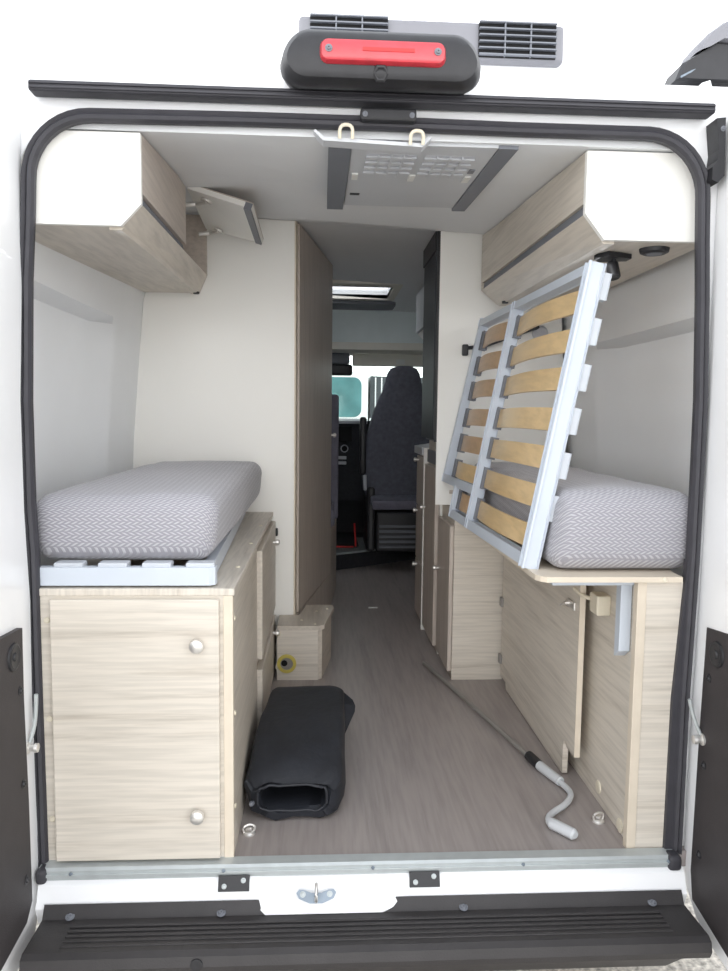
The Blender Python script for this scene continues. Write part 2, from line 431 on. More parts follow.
rear_door('door_1', -1, .783, 'left rear door swung open, white with black lower lining',
          [(.012, 1.75), (.012, 1.62), (.002, 1.387), (-.030, 1.083), (-.028, .841), (-.019, .739), (-.008, .633), (-.014, .403), (-.008, .162), (-.001, -.001), (-.005, -.048), (-.020, -.12), (-.051, -.158)],
          [(-.088, .592), (-.090, .432), (-.080, .2), (-.077, -.038), (-.111, -.068), (-.252, -.075), (-.74, -.09), (-.74, .63), (-.202, .600)],
          [(.019, -.04, .426), (.018, -.04, .39), (.014, -.042, .35), (.004, -.05, .313)], .012)
rear_door('door_2', 1, .775, 'right rear door swung open, white with black lower lining',
          [(.016, 1.75), (.016, 1.1), (-.002, .774), (.010, .375), (.016, .1), (.012, -.01), (-.013, -.088), (-.057, -.125), (-.108, -.148), (-.209, -.153)],
          [(-.046, .575), (-.037, .30), (-.031, -.03), (-.045, -.095), (-.206, -.120), (-.74, -.12), (-.74, .60), (-.133, .585)],
          [(.032, -.04, .40), (.026, -.04, .375), (.017, -.042, .345), (.002, -.048, .310)], .003)
# black hinge cover at the right top corner
t = thing('hinge_cover', 'black hinge cover at the top right corner of the doorway', 'hinge', (.755, 0, 1.65))
bm = B(); prism(bm, [(.742, 1.722), (.762, 1.724), (.766, 1.60), (.752, 1.584), (.738, 1.590), (.738, 1.618), (.748, 1.632), (.750, 1.655)], 'y', -.03, .019); obj('cover', bm, 'black', t)
screw(t, (.757, -.03, 1.70), (0, -1, 0), .004, 'grey')

# header catch: black lock block and white bracket with two loops
t = thing('lock_block', 'black lock block on the door header above the white bracket', 'lock', (.013, 0, 1.71))
bx('block', 'black', t, -.048, .074, -.030, .019, 1.694, 1.722, .006)
for x in (-.038, .064): screw(t, (x, -.03, 1.706), (0, -1, 0), .004, 'grey')
t = thing('header_bracket', 'white pressed bracket with two metal loops under the door header', 'bracket', (-.02, .03, 1.67))
bm = B(); prism(bm, [(-.146, 1.684), (-.126, 1.668), (.088, 1.660), (.108, 1.676), (.112, 1.672), (.092, 1.652), (-.128, 1.660), (-.150, 1.680)], 'y', .004, .045); obj('plate', bm, 'pgrey', t)
for x, z in ((-.078, 1.672), (.078, 1.664)):
    bm = B(); tube(bm, smooth_path([(x-.014, .0, z-.008), (x-.014, -.014, z+.016), (x+.014, -.014, z+.016), (x+.014, .0, z-.008)], 2), .004); obj('loop', bm, 'cream', t, smooth=True)

# ------------------------------------------------------------------ outside, above the doors
t = thing('brake_light', 'black high brake light housing with a long red lens above the doorway', 'brake light', (-.012, -.05, 1.76))
bm = B(); rings = []
for y, k, zt, zb in ((.029, 1.0, 1.868, 1.768), (-.03, 1.01, 1.862, 1.752), (-.07, 1.0, 1.852, 1.738), (-.10, .97, 1.842, 1.736), (-.118, .92, 1.828, 1.742), (-.124, .84, 1.815, 1.752)):
    rings.append([(-.008+(x+.008)*(1-.10*max(0, (z-1.78)/.08)), y, z) for x, z in rrect(-.008-.212*k, -.008+.212*k, zb, zt, min(.045, (zt-zb)/2-.002), 7)])
loft(bm, rings); hs = obj('housing', bm, 'black', t, smooth=True)
bm = B(); rings = []
for y, d in ((-.100, 0), (-.128, 0), (-.136, .004), (-.139, .010)):
    rings.append([(x, y, z) for x, z in rrect(-.136+d, .120-d, 1.765+d, 1.812-d, .017-d*.8, 5)])
loft(bm, rings); ln = obj('lens', bm, 'red', t, smooth=True)
for x in (-.118, .102): screw(ln, (x, -.139, 1.789), (0, -1, 0), .005, 'grey')
bm = B(); prism(bm, [(-.05, 1.786), (.055, 1.786), (.055, 1.793), (-.05, 1.793)], 'y', -.1403, -.1385); obj('bulb_strip', bm, 'redtrim', ln)
bm = B(); lathe(bm, (-.012, -.119, 1.752), (0, -1, -.5), [(0, .019), (.004, .017), (.005, .013), (.003, .009), (.0025, 0)], 6); obj('camera_boss', bm, 'black', t)

t = thing('roof_air_conditioner', 'white roof air conditioner with grey louvred grille behind the brake light', 'air conditioner', (.16, .4, 1.94))
bm = B(); box(bm, -.24, .56, .40, 1.15, 1.875, 2.125, .035, 4); obj('casing', bm, 'white', t, smooth=True)
bm = B(); box(bm, -.195, .515, .368, .405, 2.005, 2.103, .012, 3); gr = obj('grille_panel', bm, 'acgrey', t, smooth=True)
for x0, x1 in ((-.165, .040), (.282, .490)):
    lv = bx('louvre', 'hole', gr, x0, x1, .362, .369, 2.012, 2.099, .001)
    for k in range(6): bx('slat', 'grey', lv, x0, x1, .352, .366, 2.014+.0163*k, 2.018+.0163*k, .001)
    for k in range(1, 3): bx('divider', 'grey', lv, x0+(x1-x0)*k/3-.002, x0+(x1-x0)*k/3+.002, .354, .366, 2.012, 2.099, .001)

t = thing('awning', 'rolled awning with a black end cap at the top right of the van', 'awning', (.9, .15, 1.94))
prof = [(.76, 1.885), (.80, 1.905), (.80, 1.95), (.83, 1.985), (.90, 2.0), (.97, 1.985), (1.0, 1.93), (.97, 1.875)]
bm = B(); prism(bm, prof, 'y', .20, 3.4); obj('case', bm, 'lgrey', t)
low = [(.712, 1.866), (.745, 1.864), (1.0, 1.864), (1.0, 1.935), (.80, 1.950), (.760, 1.925), (.728, 1.905)]
bm = B(); cx, cz = .87, 1.91
loft(bm, [[(cx+(x-cx)*k, y, cz+(z-cz)*k) for x, z in low] for y, k in ((.205, 1.0), (.125, 1.0), (.112, .95))]); obj('end_cap', bm, 'black', t)
top = [(.758, 1.928), (.80, 1.953), (1.0, 1.938), (1.0, 1.97), (.94, 2.003), (.87, 2.012), (.82, 1.998), (.785, 1.972), (.765, 1.948)]
bm = B(); loft(bm, [[(.88+(x-.88)*k, y, 1.96+(z-1.96)*k) for x, z in top] for y, k in ((.205, 1.0), (.120, 1.0), (.105, .93), (.099, .8))]); obj('cap_dome', bm, 'acgrey', t, smooth=True)
bm = B(); prism(bm, [(.73, 1.872), (.765, 1.872), (.80, 1.91), (.79, 1.92)], 'y', .14, .20); obj('bracket', bm, 'lgrey', t)
bm = B(); tube(bm, [(.785, .118, 1.905), (.72, .11, 1.868)], .0025, 6); obj('guy_wire', bm, 'steel', t)

# ------------------------------------------------------------------ left side
# storage cabinet under the left bed
t = thing('storage_cabinet', 'light wood storage cabinet under the left mattress with a door facing the rear', 'cabinet', (-.55, .6, 0))
bx('top_panel', 'ash_top', t, -.80, -.326, .002, 1.405, .640, .657, .002)
bx('front_frame', 'ash', t, -.785, -.332, .006, .022, .0, .640, .001)
bx('edge_post', 'edge', t, -.352, -.330, .003, .024, .0, .640, .001)
bx('side_panel', 'ash_shade', t, -.346, -.330, .024, .66, .0, .640, .001)
bx('rear_side_panel', 'ash_shade', t, -.346, -.336, .66, 1.40, .0, .640, .001)
bx('back_panel', 'ash', t, -.80, -.346, 1.385, 1.40, 0, .64, .001)
d = bx('door', 'ash', t, -.740, -.360, -.012, .005, .012, .634, .003)
knob(d, (-.409, -.012, .530), (0, -1, 0), .017); knob(d, (-.411, -.012, .123), (0, -1, 0), .017)
for z in (.583, .35, .108): screw_cap(t, (-.752, .006, z), (0, -1, 0))
for z in (.60, .37, .14):
    screw_cap(t, (-.330, .030, z-.02), (1, 0, 0), .006)
for y in (.25, .62, 1.0): screw_cap(t, (-.345, y, .657), (0, 0, 1), .006)
for y0, y1, z0, z1, kz in ((.67, 1.36, .27, .625, .565), (.67, 1.36, .02, .235, .205)):
    d = bx('side_door', 'ash_shade', t, -.336, -.314, y0, y1, z0, z1, .003)
    knob(d, (-.314, 1.195, kz), (1, 0, 0), .013)
bx('catch', 'black', t, -.334, -.306, 1.372, 1.396, .560, .592, .004)

# slatted bed base peeping out beneath the mattress
t = thing('slatted_frame', 'pale grey slatted bed base between left mattress and cabinet top', 'bed base', (-.58, .6, .657))
bm = B(); prism(bm, [(-.785, .012), (-.385, .012), (-.372, .020), (-.370, .040), (-.382, .050), (-.430, 1.30), (-.455, 1.30), (-.405, .060), (-.415, .035), (-.785, .035)], 'z', .662, .704)
obj('rail', bm, 'railp', t)
for k in range(4):
    x = -.74+k*.10
    bx('slat_holder', 'cap', t, x, x+.066, .020, .06, .690, .713, .003)
for k in range(4):
    x = -.745+k*.085
    bx('slat', 'birch', t, x, x+.056, .30, 1.28, .698, .7065, .002)

def mattress(name, label, x0, x1, y0, y1, z0, z1, sag, taper):
    t = None
    bm = B(); box(bm, x0, x1, y0, y1, z0, z1, .048, 6)
    bmesh.ops.subdivide_edges(bm, edges=[e for e in bm.edges if e.calc_length() > .1], cuts=14, use_grid_fill=True)
    for v in bm.verts:
        p = v.co; u = (p.x-x0)/(x1-x0); w = (p.y-y0)/(y1-y0); h = (p.z-z0)/(z1-z0)
        nz = noise.noise(p*5)*.006+noise.noise(p*14)*.0025
        if h > .5: p.z += nz+sag*sin(pi*max(0, min(1, u)))*sin(pi*max(0, min(1, w)))
        if u > .95 and taper > 0: p.x += -.05*taper*(1-h)*0+noise.noise(p*9)*.004
        if w < .04: p.y += noise.noise(p*7)*.004-.010*sin(pi*max(0, min(1, h)))
        if u > .9 and taper: p.x += taper*(h-.5)
        if not taper: p.x += .030*max(0, min(1, h))*max(0, 1-u/.3)**2
    return obj(name, bm, 'mat', smooth=True)
m1 = mattress('mattress', '', -.800, -.372, .045, 1.385, .708, .870, .012, .012)
tag(m1, 'grey herringbone mattress on the left above the wooden cabinet door', 'mattress', 'mattresses in the van')
m2 = mattress('mattress', '', .424, .790, .045, 1.21, .687, .882, .016, 0)
tag(m2, 'grey herringbone mattress on the right behind the upright slatted frame', 'mattress', 'mattresses in the van')
# piped seams
def seam(par, x0, x1, y, z):
    bm = B(); tube(bm, smooth_path([(x0, y+.03, z), (x0+.02, y, z), (x1-.02, y, z), (x1, y+.03, z)], 2), .003, 6); obj('seam', bm, 'lgrey', par, smooth=True)

# left overhead cabinet
def LO(y):
    s = (y-.03)/1.36
    return dict(W=-.852-.01*s, Bx=-.576-.043*s, Bz=1.472+.066*s, Cx=-.531-.057*s, Cz=1.520+.088*s, Dz=1.546+.085*s, T=zc(y, -.55)-.004)
t = thing('overhead_cabinet', 'left overhead cabinet with white end panel and one raised flap', 'cabinet', (-.68, .7, 1.47))
def lo_ring(y, keys):
    q = LO(y); P = dict(Wb=(q['W'], q['Bz']), B=(q['Bx'], q['Bz']), C=(q['Cx'], q['Cz']), T=(q['Cx'], q['T']), Wt=(q['W'], q['T']))
    return [(P[k][0], y, P[k][1]) for k in keys]
bm = B(); loft(bm, [lo_ring(.028, ('Wb', 'B', 'C', 'T', 'Wt')), lo_ring(.045, ('Wb', 'B', 'C', 'T', 'Wt'))]); obj('end_panel', bm, 'panel', t)
def strip(y0, y1, f, nstep=1):
    """f(y) -> ring of points"""
    bm = B(); loft(bm, [f(y0+(y1-y0)*k/nstep) for k in range(nstep+1)]); return bm
def f_bottom(y):
    q = LO(y); return [(q['W'], y, q['Bz']), (q['Bx'], y, q['Bz']), (q['Bx']-.004, y, q['Bz']+.014), (q['W'], y, q['Bz']+.014)]
obj('bottom_panel', strip(.046, 1.375, f_bottom), 'ash_shade', t)
def f_fascia(y):
    q = LO(y); return [(q['Bx'], y, q['Bz']+.001), (q['Cx'], y, q['Cz']), (q['Cx']-.016, y, q['Cz']+.004), (q['Bx']-.006, y, q['Bz']+.015)]
obj('fascia', strip(.046, 1.40, f_fascia), 'ash_shade', t)
def f_rail(y):
    q = LO(y); return [(q['Bx']-.030, y, q['Bz']-.006), (q['Bx']-.004, y, q['Bz']-.006), (q['Bx']+.003, y, q['Bz']+.002), (q['Bx']-.030, y, q['Bz'])]
obj('lower_rail', strip(.050, 1.375, f_rail), 'ash_shade', t)
def f_groove(y):
    q = LO(y); return [(q['Cx']-.018, y, q['Cz']-.004), (q['Cx']-.006, y, q['Cz']+.002), (q['Cx']-.012, y, q['Dz']+.004), (q['Cx']-.024, y, q['Dz']+.004)]
obj('groove_strip', strip(.046, .77, f_groove), 'grey', t)
def f_door(y):
    q = LO(y); return [(q['Cx']-.016, y, q['Dz']), (q['Cx'], y, q['Dz']), (q['Cx'], y, q['T']), (q['Cx']-.016, y, q['T'])]
obj('door', strip(.046, .768, f_door, 4), 'taupe_h', t)
def ring5(y): return lo_ring(y, ('Wb', 'B', 'C', 'T', 'Wt'))
bm = B(); loft(bm, [ring5(1.376), ring5(1.394)]); obj('inner_end_panel', bm, 'taupe_h', t)
bm = B(); loft(bm, [[(p[0]-.018, p[1], p[2]) for p in ring5(.770)], [(p[0]-.018, p[1], p[2]) for p in ring5(.785)]]); obj('partition', bm, 'taupe_h', t)
# raised flap
h0 = Vector((-.560, .785, 1.770)); h1 = Vector((-.585, 1.345, 1.778)); o1 = Vector((-.362, 1.27, 1.710)); o0_ = Vector((-.350, .70, 1.690))
bm = B(); quadslab(bm, h0, h1, o1, o0_, .016); fp = obj('flap', bm, 'panel', t, label='raised flap, white inside')
nn = (h1-h0).cross(o0_-h0).normalized()
bm = B(); quadslab(bm, h0-nn*.0165, h1-nn*.0165, o1-nn*.0165, o0_-nn*.0165, .003); obj('flap_face', bm, 'taupe_h', fp)
bm = B(); d = (o0_-h0).normalized()*.026; quadslab(bm, o0_-d+nn*.006, o1-d+nn*.006, o1+nn*.006, o0_+nn*.006, .022); obj('grip_strip', bm, 'grey', fp)
for k in (.12, .88):
    p = h0.lerp(h1, k); q = p+(o0_-h0)*.28
    bm = B(); tube(bm, [p+Vector((-.02, 0, -.035)), p+Vector((.02, 0, -.03)), q+nn*.006], .008, 8)
    lathe(bm, q, nn, [(0, .018), (.008, .018), (.009, 0)], 14); obj('hinge', bm, 'chrome', fp)
bm = B(); lathe(bm, (-.622, 1.33, 1.533), (0, 0, -1), [(0, .012), (.008, .012), (.009, 0)], 12); obj('push_button', bm, 'black', t)

# wardrobe with white rear panel
t = thing('wardrobe', 'tall wardrobe with white rear panel and taupe wood door at the aisle', 'wardrobe', (-.55, 1.9, 0))
bm = B(); prism(bm, [(-.90, .0), (-.242, .0), (-.242, 1.832), (-.745, 1.85), (-.81, 1.66), (-.845, 1.5), (-.895, .95)], 'y', 1.408, 1.424); obj('rear_panel', bm, 'panel', t)
F0, F1 = (-.240, 1.41), (-.085, 2.30)
def wside(a, b, z0, z1, off0, off1):
    bm = B(); d = Vector((F1[0]-F0[0], F1[1]-F0[1])); n2 = Vector((d.y, -d.x)).normalized()
    p0 = Vector(F0)+d*a; p1 = Vector(F0)+d*b
    poly = [p0+n2*off1, p1+n2*off1, p1+n2*off0, p0+n2*off0]
    loft(bm, [[(p.x, p.y, z0) for p in poly], [(p.x, p.y, z1) for p in poly]]); return bm
obj('corner_post', wside(0, .035, 0, 1.832, -.016, .004), 'edge', t)
obj('side_panel', wside(.035, 1, 0, 1.845, -.030, -.006), 'taupe', t)
wd = obj('door', wside(.05, .985, .22, 1.83, -.005, .010), 'taupe', t)
knob(wd, (-.078, 2.255, .955), (1, -.17, 0), .012)
obj('door_low', wside(.05, .985, .02, .215, -.005, .010), 'taupe', t)
bm = B(); prism(bm, [(-.80, 0), (-.115, 0), (-.115, 1.845), (-.80, 1.87)], 'y', 2.285, 2.30); obj('front_panel', bm, 'taupe', t)

# cabinet behind the wardrobe towards the dinette
t = thing('dinette_cabinet', 'low taupe wood cabinet below the plum grey bench back', 'cabinet', (-.4, 2.6, 0))
bm = B(); loft(bm, [[(-.84, 2.315, z), (-.083, 2.315, z), (-.035, 2.93, z), (-.84, 2.93, z)] for z in (0, .44)]); obj('body', bm, 'taupe', t)
bm = B(); loft(bm, [[(-.110, 2.308, .10), (-.082, 2.308, .10), (-.082, 2.314, .10), (-.110, 2.314, .10)], [(-.094, 2.308, .42), (-.090, 2.308, .42), (-.090, 2.314, .42), (-.094, 2.314, .42)]]); obj('edge_line', bm, 'lgrey', t)  # pale sliver stands for light reflected in the gap by the wardrobe
t2 = thing('bench_seat', 'plum grey bench backrest standing up behind the wardrobe', 'bench', (-.4, 2.6, .44))
bm = B(); box(bm, -.60, -.030, 2.72, 2.90, .446, 1.18, .02, 3); obj('backrest', bm, 'bench', t2, smooth=True)
bm = B(); box(bm, -.60, -.055, 2.35, 2.71, .446, .56, .03, 3); obj('seat', bm, 'bench', t2, smooth=True)

# step box
t = thing('step_box', 'small wooden step box with round yellow ringed hole by wardrobe foot', 'step', (-.2, 1.3, 0))
bm = B(); prism(bm, [(-.300, 1.232), (-.136, 1.232), (-.112, 1.25), (-.076, 1.49), (-.070, 1.53), (-.078, 1.575), (-.192, 1.575), (-.200, 1.52), (-.218, 1.404), (-.300, 1.404)], 'z', .205, .222); obj('top', bm, 'ash_shade', t)
bm = B(); hole = []
fr = [(-.301, .0), (-.138, .0), (-.138, .205), (-.301, .205)]
prism(bm, fr, 'y', 1.238, 1.253); fp = obj('front_panel', bm, 'ash', t)
bm = B(); loft(bm, [[(-.138, 1.242, z), (-.122, 1.252, z), (-.082, 1.52, z), (-.095, 1.52, z)] for z in (0, .205)]); obj('side_panel', bm, 'ash_shade', t)
bm = B(); lathe(bm, (-.262, 1.238, .068), (0, -1, 0), [(0, .038), (.006, .038), (.008, .035), (.008, .0255), (.0015, .025), (.001, .0)], 28); rg = obj('ring', bm, 'yellow', fp, smooth=True)
bm = B(); lathe(bm, (-.262, 1.2365, .068), (0, -1, 0), [(0, .0255), (.0015, .0255), (.0016, 0)], 24); obj('hole_bottom', bm, 'rod', rg)
bm = B(); lathe(bm, (-.2715, 1.2352, .070), (0, -1, 0), [(0, .0125), (.001, .0125), (.0012, 0)], 18); obj('inlet', bm, 'hole', rg)
for z in (.19, .055): screw_cap(fp, (-.296, 1.238, z), (0, -1, 0), .012)
for p in ((-.205, 1.32, .222), (-.145, 1.46, .222), (-.10, 1.50, .222), (-.150, 1.26, .222)): screw_cap(t, p, (0, 0, 1), .005)

# black bag lying against the cabinet
def bag():
    bm = B(); n = 48; rings = []
    def sup(w, h, e, k):
        a = 2*pi*k/n; c, s = cos(a), sin(a)
        return (abs(c)**e*math.copysign(1, c)*w, abs(s)**e*math.copysign(1, s)*h)
    for i, (y, w, h, e, zc_, cx) in enumerate([
        (.725, .090, .055, .35, .062, -.178), (.718, .112, .078, .30, .081, -.178), (.705, .119, .083, .26, .085, -.178), (.68, .121, .085, .16, .087, -.178), (.64, .122, .085, .16, .087, -.180), (.56, .123, .084, .16, .086, -.184),
        (.48, .125, .083, .17, .085, -.189), (.38, .127, .080, .19, .082, -.193), (.30, .128, .074, .24, .076, -.196), (.24, .127, .066, .31, .068, -.198), (.195, .123, .056, .40, .058, -.203), (.175, .110, .046, .48, .052, -.205),
        (.170, .092, .037, .45, .064, -.205), (.184, .085, .031, .42, .066, -.205), (.25, .087, .034, .42, .068, -.203), (.42, .090, .036, .45, .066, -.20)]):
        ring = []
        for k in range(n):
            dx, dz = sup(w, h, e, k)
            p = Vector((cx+dx+.009, y, max(.003, zc_+dz)))
            a = noise.noise(p*9)*.007+noise.noise(p*24+Vector((3, 1, 2)))*.005*(2.6 if y < .32 else .8)+noise.noise(Vector((p.x*40, p.y*9, p.z*40)))*.004*(1.5 if y < .4 else .5)
            if y > .87: a *= .5
            p += Vector((dx, 0, dz)).normalized()*a*(1 if i < 13 else .3)
            if y < .22 and i < 13: p.y += noise.noise(Vector((k*.5, y*20, 0)))*.012
            p.z = max(.003, p.z); ring.append(p)
        rings.append(ring)
    loft(bm, rings)
    return bm
t = thing('storage_bag', 'black fabric bag with an open end lying on the floor beside the cabinet', 'bag', (-.19, .45, 0))
bo = obj('bag_body', bag(), 'bag', t, smooth=True)
bm = B(); loft(bm, [[(-.070, .705, .165), (-.056, .62, .140), (-.054, .55, .06), (-.060, .62, .05)], [(-.022, .655, .140), (-.014, .64, .126), (-.016, .625, .112), (-.020, .645, .118)]]); obj('corner_flap', bm, 'bag', t)
bm = B(); pts = []
for k in range(41):
    a = 2*pi*k/40; c_, s_ = abs(cos(a))**.5*math.copysign(1, cos(a)), abs(sin(a))**.5*math.copysign(1, sin(a)); pts.append((-.198+.090*c_, .170+.007*noise.noise(Vector((k*.4, 2, 0))), .064+.035*s_+.005*noise.noise(Vector((k*.5, 0, 4)))))
tube(bm, pts, .0038, 8); obj('drawstring_hem', bm, 'bag', t, smooth=True)
bm = B(); lathe(bm, (-.300, .165, .055), (-.3, -1, .2), [(0, .006), (.010, .007), (.016, .004), (.017, 0)], 10); obj('toggle', bm, 'grey', t, smooth=True)

# floor lashing eyes
def eye(x, y, label, rot=0):
    t = thing('lashing_eye', label, 'lashing eye', (x, y, 0), 'lashing eyes on the floor')
    lath('base', 'chrome', t, (x, y, .0), (0, 0, 1), [(0, .016), (.003, .016), (.006, .013), (.008, .009), (.009, 0)], 20)
    bm = B(); c, s = cos(rot), sin(rot)
    tube(bm, smooth_path([(x-.013*c, y-.013*s, .006), (x-.016*c, y-.016*s, .019), (x, y, .026), (x+.016*c, y+.016*s, .019), (x+.013*c, y+.013*s, .006)]), .003, 8); obj('loop', bm, 'chrome', t, smooth=True)
    lath('bolt', 'chrome', t, (x, y, .011), (0, 0, 1), [(0, .009), (.006, .009), (.007, .004), (.0072, 0)], 6)
eye(.606, .142, 'chrome lashing eye on the floor at the right, near the crank grip', .2)
eye(-.305, .115, 'chrome lashing eye on the floor in front of the black bag', .3)
eye(-.285, 1.06, 'chrome lashing eye on the floor between step box and black bag', .1)
bm = B(); box(bm, .135, .185, 2.375, 2.392, 0, .004, .001); tag(obj('floor_clip', bm, 'lbl'), 'tiny white strip lying on the floor far down the aisle', 'clip')
def half_cap(x, y, z, r, parent):
    bm = B(); lathe(bm, (x, y, z), (-1, 0, 0), [(0, r), (.003, r), (.004, r*.8), (.0042, 0)], 16); return obj('cover_cap', bm, 'cream', parent, smooth=True)

# awning crank lying on the floor
t = thing('crank', 'awning crank with grey rod and pale grey handle lying on the floor', 'crank', (.5, .4, 0))
bm = B(); tube(bm, [(.314, 1.408, .012), (.523, .483, .014)], .0085, 12); obj('rod', bm, 'rod', t, smooth=True)
bm = B(); tube(bm, [(.519, .500, .016), (.5325, .432, .016)], .015, 14); obj('collar', bm, 'black', t, smooth=True)
bm = B(); tube(bm, [(.5325, .432, .016), (.564, .332, .016)], [.0145, .0135], 14); obj('sleeve', bm, 'grip', t, smooth=True)
bm = B(); tube(bm, smooth_path([(.562, .338, .014), (.574, .29, .014), (.572, .255, .014), (.54, .205, .014), (.49, .165, .014), (.468, .135, .014), (.471, .105, .014)], 3), .0085, 10); obj('arm', bm, 'grip', t, smooth=True)
bm = B(); tube(bm, [(.468, .122, .015), (.472, .108, .016), (.511, .056, .016), (.514, .050, .016)], [.010, .0145, .0145, .009], 14); obj('grip', bm, 'grip', t, smooth=True)

# ------------------------------------------------------------------ right side
# bed cabinet: long side panel, narrow front panel, bed board, bracket, hinged door
t = thing('bed_cabinet', 'light wood bed cabinet under the right mattress with its door ajar', 'cabinet', (.68, .6, 0))
bx('side_panel', 'ash', t, .642, .658, .034, 1.215, .0, .670, .001)
bx('front_panel', 'ash', t, .650, .742, .012, .030, .0, .670, .001)
bx('edge_strip', 'edge', t, .628, .650, .010, .033, .0, .670, .001)
bm = B(); prism(bm, [(.392, .012), (.404, .0), (.732, .0), (.735, .06), (.80, .3), (.80, 1.215), (.400, 1.215), (.378, 1.18), (.384, .03)], 'z', .671, .684); obj('bed_board', bm, 'edge', t)
screw_cap(t, (.688, .0, .677), (0, -1, 0), .006)
# bracket below the board
bm = B(); box(bm, .612, .640, .070, .100, .462, .669, .001); vs = [v for v in bm.verts if v.co.z < .47 and v.co.y < .09]
for v in vs: v.co.z += .02
obj('bracket_upright', bm, 'railp', t); bm = B(); box(bm, .430, .642, .040, .072, .655, .670, .001); obj('bracket_arm', bm, 'railp', t)
# hinged door, hinge far, free edge near the viewer
dA, dB = Vector((.592, 1.235)), Vector((.594, .300))
def dpoly(y0, y1, z0, z1, xo=0, th=.016):
    bm = B(); x = .592+xo; box(bm, x, x+th, y0, y1, z0, z1, .0015); return bm
bm = B(); prism(bm, [(1.19, .03), (1.19, .655), (.305, .655), (.305, .100), (.372, .100), (.385, .115), (.396, .11), (.402, .095), (.404, .006), (.44, .004), (1.10, .004), (1.11, .03)], 'x', .592, .608)
dr = obj('door', bm, 'ash', t)
bm = B(); prism(bm, [(.303, .654), (.303, .100), (.305, .100), (.305, .654)], 'x', .592, .608); obj('door_edge', bm, 'edge', dr)
bx('lock_plate', 'chrome', dr, .586, .592, .335, .395, .515, .539, .002)
bm = B(); lathe(bm, (.587, .385, .527), (-1, 0, 0), [(0, .007), (.012, .006), (.013, 0)], 12); tube(bm, [(.578, .385, .527), (.576, .42, .512)], .0035, 8); obj('lock_lever', bm, 'chrome', dr, smooth=True)
for z in (.545, .33, .10): bx('hinge', 'rod', dr, .582, .594, 1.172, 1.202, z-.018, z+.018, .003)
ct = bx('catch_block', 'cream', t, .604, .642, .205, .265, .535, .588, .004)
bm = B(); tube(bm, smooth_path([(.622, .255, .568), (.598, .285, .566), (.588, .34, .578)]), .006, 8); obj('catch_lever', bm, 'cream', ct, smooth=True)
half_cap(.642, .24, .045, .018, t); half_cap(.642, .085, .020, .018, t)

# folding slatted bed frame standing on edge
t = thing('folding_bed_frame', 'pale grey slatted bed frame tilted up beside the right mattress', 'bed frame', (.40, .6, .70))
p0 = Vector((.375, .04, .693)); U = Vector((-.030, 1, 0)); V = Vector((.139, 0, .727)); W = V.cross(U).normalized()*-1
if W.x < 0: W = -W
def fr_box(u0, u1, v0, v1, w0, w1, bev=.002):
    """box in frame coordinates (u along the van, v up the lean, w behind the face)"""
    bm = B(); vs = box(bm, u0, u1, v0, v1, w0, w1)
    for v in bm.verts: q = v.co.copy(); v.co = p0+U*q.x+V*q.y+W*q.z
    if bev: bmesh.ops.bevel(bm, geom=list(bm.edges), offset=bev, segments=2, profile=.5, affect='EDGES')
    return bm
def skew(u0, u1, v0, v1, uu0, uu1, w0, w1):
    bm = B()
    def Q(u, v, w): return p0+U*u+V*v+W*w
    loft(bm, [[Q(u0, v0, w0), Q(u1, v0, w0), Q(u1, v0, w1), Q(u0, v0, w1)], [Q(uu0, v1, w0), Q(uu1, v1, w0), Q(uu1, v1, w1), Q(uu0, v1, w1)]])
    return bm
obj('end_rail', fr_box(.055, .080, .0, 1.010, 0, .033, .006), 'railp', t)
obj('middle_rail', fr_box(.705, .728, .0, 1.015, 0, .033, .003), 'railp', t)
obj('far_rail', skew(1.250, 1.272, .155, 1.025, 1.166, 1.19, 0, .033), 'railp', t)
obj('top_rail', fr_box(.080, 1.185, .985, 1.012, 0, .033, .003), 'railp', t)
obj('bottom_rail', fr_box(.080, 1.00, .0, .032, 0, .033, .003), 'railp', t)
obj('cross_rail', fr_box(.728, 1.255, .150, .185, 0, .033, .003), 'railp', t)
obj('corner_rail', fr_box(.98, 1.005, .032, .150, 0, .033, .003), 'railp', t)
vrow = (.092, .232, .368, .502, .643, .775, .908)
def slat(u0, u1, v, mat):
    bm = B(); n = 12; rings = []
    for k in range(n+1):
        f = k/n; u = u0+(u1-u0)*f; w = .024-.020*sin(pi*f)
        h = .040
        rings.append([p0+U*u+V*(v-h)+W*w, p0+U*u+V*(v+h)+W*w, p0+U*u+V*(v+h)+W*(w+.008), p0+U*u+V*(v-h)+W*(w+.008)])
    loft(bm, rings); o = obj('slat', bm, mat, t)
    for uu in (u0, u1):
        b2 = fr_box(uu-.014, uu+.014, v-.045, v+.045, .016, .036, .003); obj('slat_cap', b2, 'grey', o)
for i, v in enumerate(vrow):
    slat(.095, .695, v, 'birch')
    slat(.742, 1.15 if i else .965, v, 'birch2' if i not in (1,) else 'birch')
for v in (.205, .352, .502, .648, .80, .948):
    obj('end_cap', fr_box(.056, .076, v-.040, v+.040, .033, .055, .003), 'cap', t)

